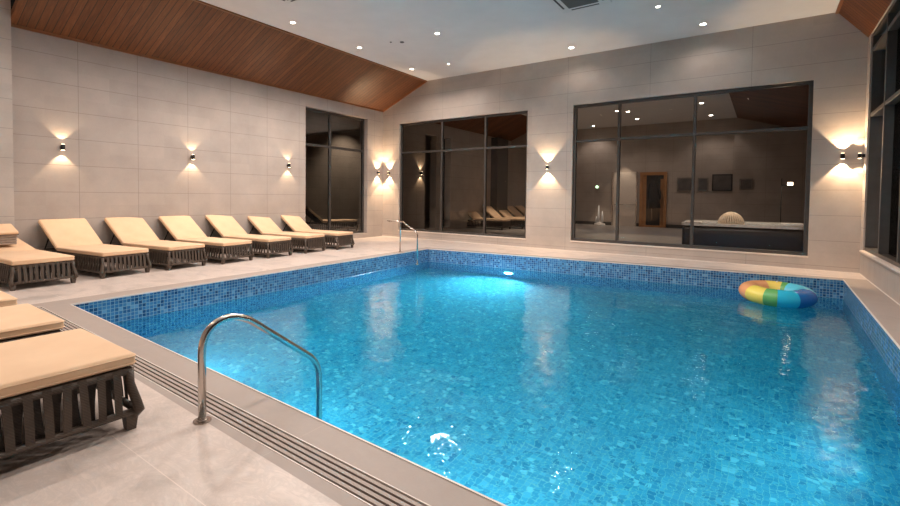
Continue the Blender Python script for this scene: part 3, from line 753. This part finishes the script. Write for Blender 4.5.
b = MB(); b.box((.72,-.98,.80),(1.12,-.62,.87),.03,3); b.box((-1.12,-.98,.80),(-.74,-.66,.85),.03,3); b.build('headrest', MAT['tub_rim'], ht)
b = MB()
for k in range(16):
    a = math.pi*k/16; dx, dy = .26*math.cos(a), .26*math.sin(a)
    b.tube([(-.2+dx*math.cos(t), -.55+dy*math.cos(t), .77+.29*math.sin(t)) for t in [math.pi*q/12 for q in range(13)]], .016, 6)
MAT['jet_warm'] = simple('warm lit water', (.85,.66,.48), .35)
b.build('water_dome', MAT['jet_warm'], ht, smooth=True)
# wall lantern over the tub
wl = empty('lantern', (.33, 14.15, 1.75)); tag(wl, 'small lantern on a black bracket post glowing above the right end of the hot tub', 'lamp')
b = MB(); b.tube([(0,0,-1.72),(0,0,.15)], .009, 8); b.tube([(0,0,-.02),(.13,0,-.02)], .012, 8); b.build('bracket_post', MAT['black'], wl)
b = MB(); b.disc((.17,0,-.02), .055, .07, 14); b.build('bulb', m_emit('lantern bulb', (1,.75,.5), 14), wl)
# loungers beyond the glass
GA = 'sun loungers in the room beyond the back window'
an = lounger('sun_lounger', R(40), 'cream sun lounger seen through the left back window, in the row beyond the glass', GA, False)
for i, y in enumerate((17.1,18.2,19.3,20.4,21.5)):
    o = an if i == 0 else copy_tree(an)
    o.location = (-8.5 if i else -8.9, y, 0)
    o['label'] = ('sun lounger beyond the left back window, leftmost of its row',
                  'sun lounger beyond the left back window, second from left in its row',
                  'sun lounger beyond the left back window, third from left in its row',
                  'sun lounger beyond the left back window, fourth from left in its row',
                  'sun lounger beyond the left back window, rightmost of its row')[i]
# reach of annex lamps (real recessed lamps there)
for i, (x, y, lab) in enumerate(((-5.1,19.4,'recessed ceiling lamp beyond the glass, left of a close pair near the second mullion'),(-4.75,19.75,'recessed ceiling lamp beyond the glass, right of a close pair near the second mullion'),
        (-7.1,22.8,'faint ceiling lamp beyond the left pane of the large window'),(-4.84,21.8,'ceiling lamp beyond the middle pane of the large window'),
        (-2.05,19.4,'ceiling lamp beyond the right pane of the large window, upper of two'),(-2.0,22.4,'ceiling lamp beyond the right pane of the large window, lower of two'))):
    downlight(x, y, ZF, lab, 55, 1.8, 120, 'recessed downlights in the room beyond the glass')
spot('annex_fill_spot', (-6.75, 22.4, 2.6), (0,.3,-1), 70, 40, .5)  # unseen spots without fixtures, added to brighten the annex; this one whitens the jet
sp = spot('annex_fill_spot', (-5.75, 23.1, 3.6), (0,.12,-1), 60, 60, .5); 
spot('annex_fill_spot', (-8.3, 18, 3.9), (0,0,-1), 300, 75, .5)
spot('annex_fill_spot', (-3.8, 16.5, 4.7), (0,0,-1), 420, 55, .6)
spot('annex_fill_spot', (-.5, 12.6, 4.2), (0,.05,-1), 330, 70, .5)  # unseen spot added to brighten the tub rim and dome
sconce((XL, 13.4, 2.2), (1,0,0), 'small wall light seen through the left back window, on the wall beyond', 12, 12, .035, .1)

# ------------------------------------------------------------------ terrace outside the left window
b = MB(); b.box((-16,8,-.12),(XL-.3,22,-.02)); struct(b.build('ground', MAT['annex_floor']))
tl = lounger('sun_lounger', R(40), 'pale sun lounger outside the left wall window in the dark', 'sun loungers outside', False)
tl.location = (-13.3,12.6,-.02); tl.rotation_euler = (0,0,R(75))
b = MB(); b.box((-16.2,8,-.02),(-16,22,5)); struct(b.build('wall_reflection_standin', MAT['annex_side']))  # added wall, brown stand-in for room reflections in the left window
spot('terrace_fill_spot', (-14.6,14.5,4.5), (-.5,.1,-1), 160, 100, .8)  # unseen spot added to light the stand-in wall
spot('terrace_fill_spot', (-13.2,11.8,3), (0,0,-1), 320, 60, .5)  # unseen spot added to brighten the terrace lounger

# ------------------------------------------------------------------ world, camera, view
w = bpy.data.worlds.new('night'); SC.world = w; w.use_nodes = True
w.node_tree.nodes['Background'].inputs[0].default_value = (.10,.08,.07,1); w.node_tree.nodes['Background'].inputs[1].default_value = .05
cam = bpy.data.cameras.new('camera'); co = bpy.data.objects.new('camera', cam); COL.objects.link(co); SC.camera = co
cam.sensor_width = 36; cam.sensor_fit = 'HORIZONTAL'; cam.lens = 458.2096/900*36; cam.shift_x = 0; cam.shift_y = -(253-210.668)/900
cam.clip_start = .02; cam.clip_end = 100
r_ = Vector((.8239026,.56660899,.01177965)); u_ = Vector((-.02714773,.0186969,.99945657)); f_ = Vector((-.56608084,.82377465,-.03078658))
M = Matrix(((r_.x,u_.x,-f_.x,0),(r_.y,u_.y,-f_.y,0),(r_.z,u_.z,-f_.z,1.35),(0,0,0,1)))
co.matrix_world = M
vs = SC.view_settings; SC.display_settings.display_device = 'sRGB'; vs.view_transform = 'Standard'; vs.look = 'None'; vs.exposure = .08; vs.gamma = 1; vs.use_curve_mapping = False
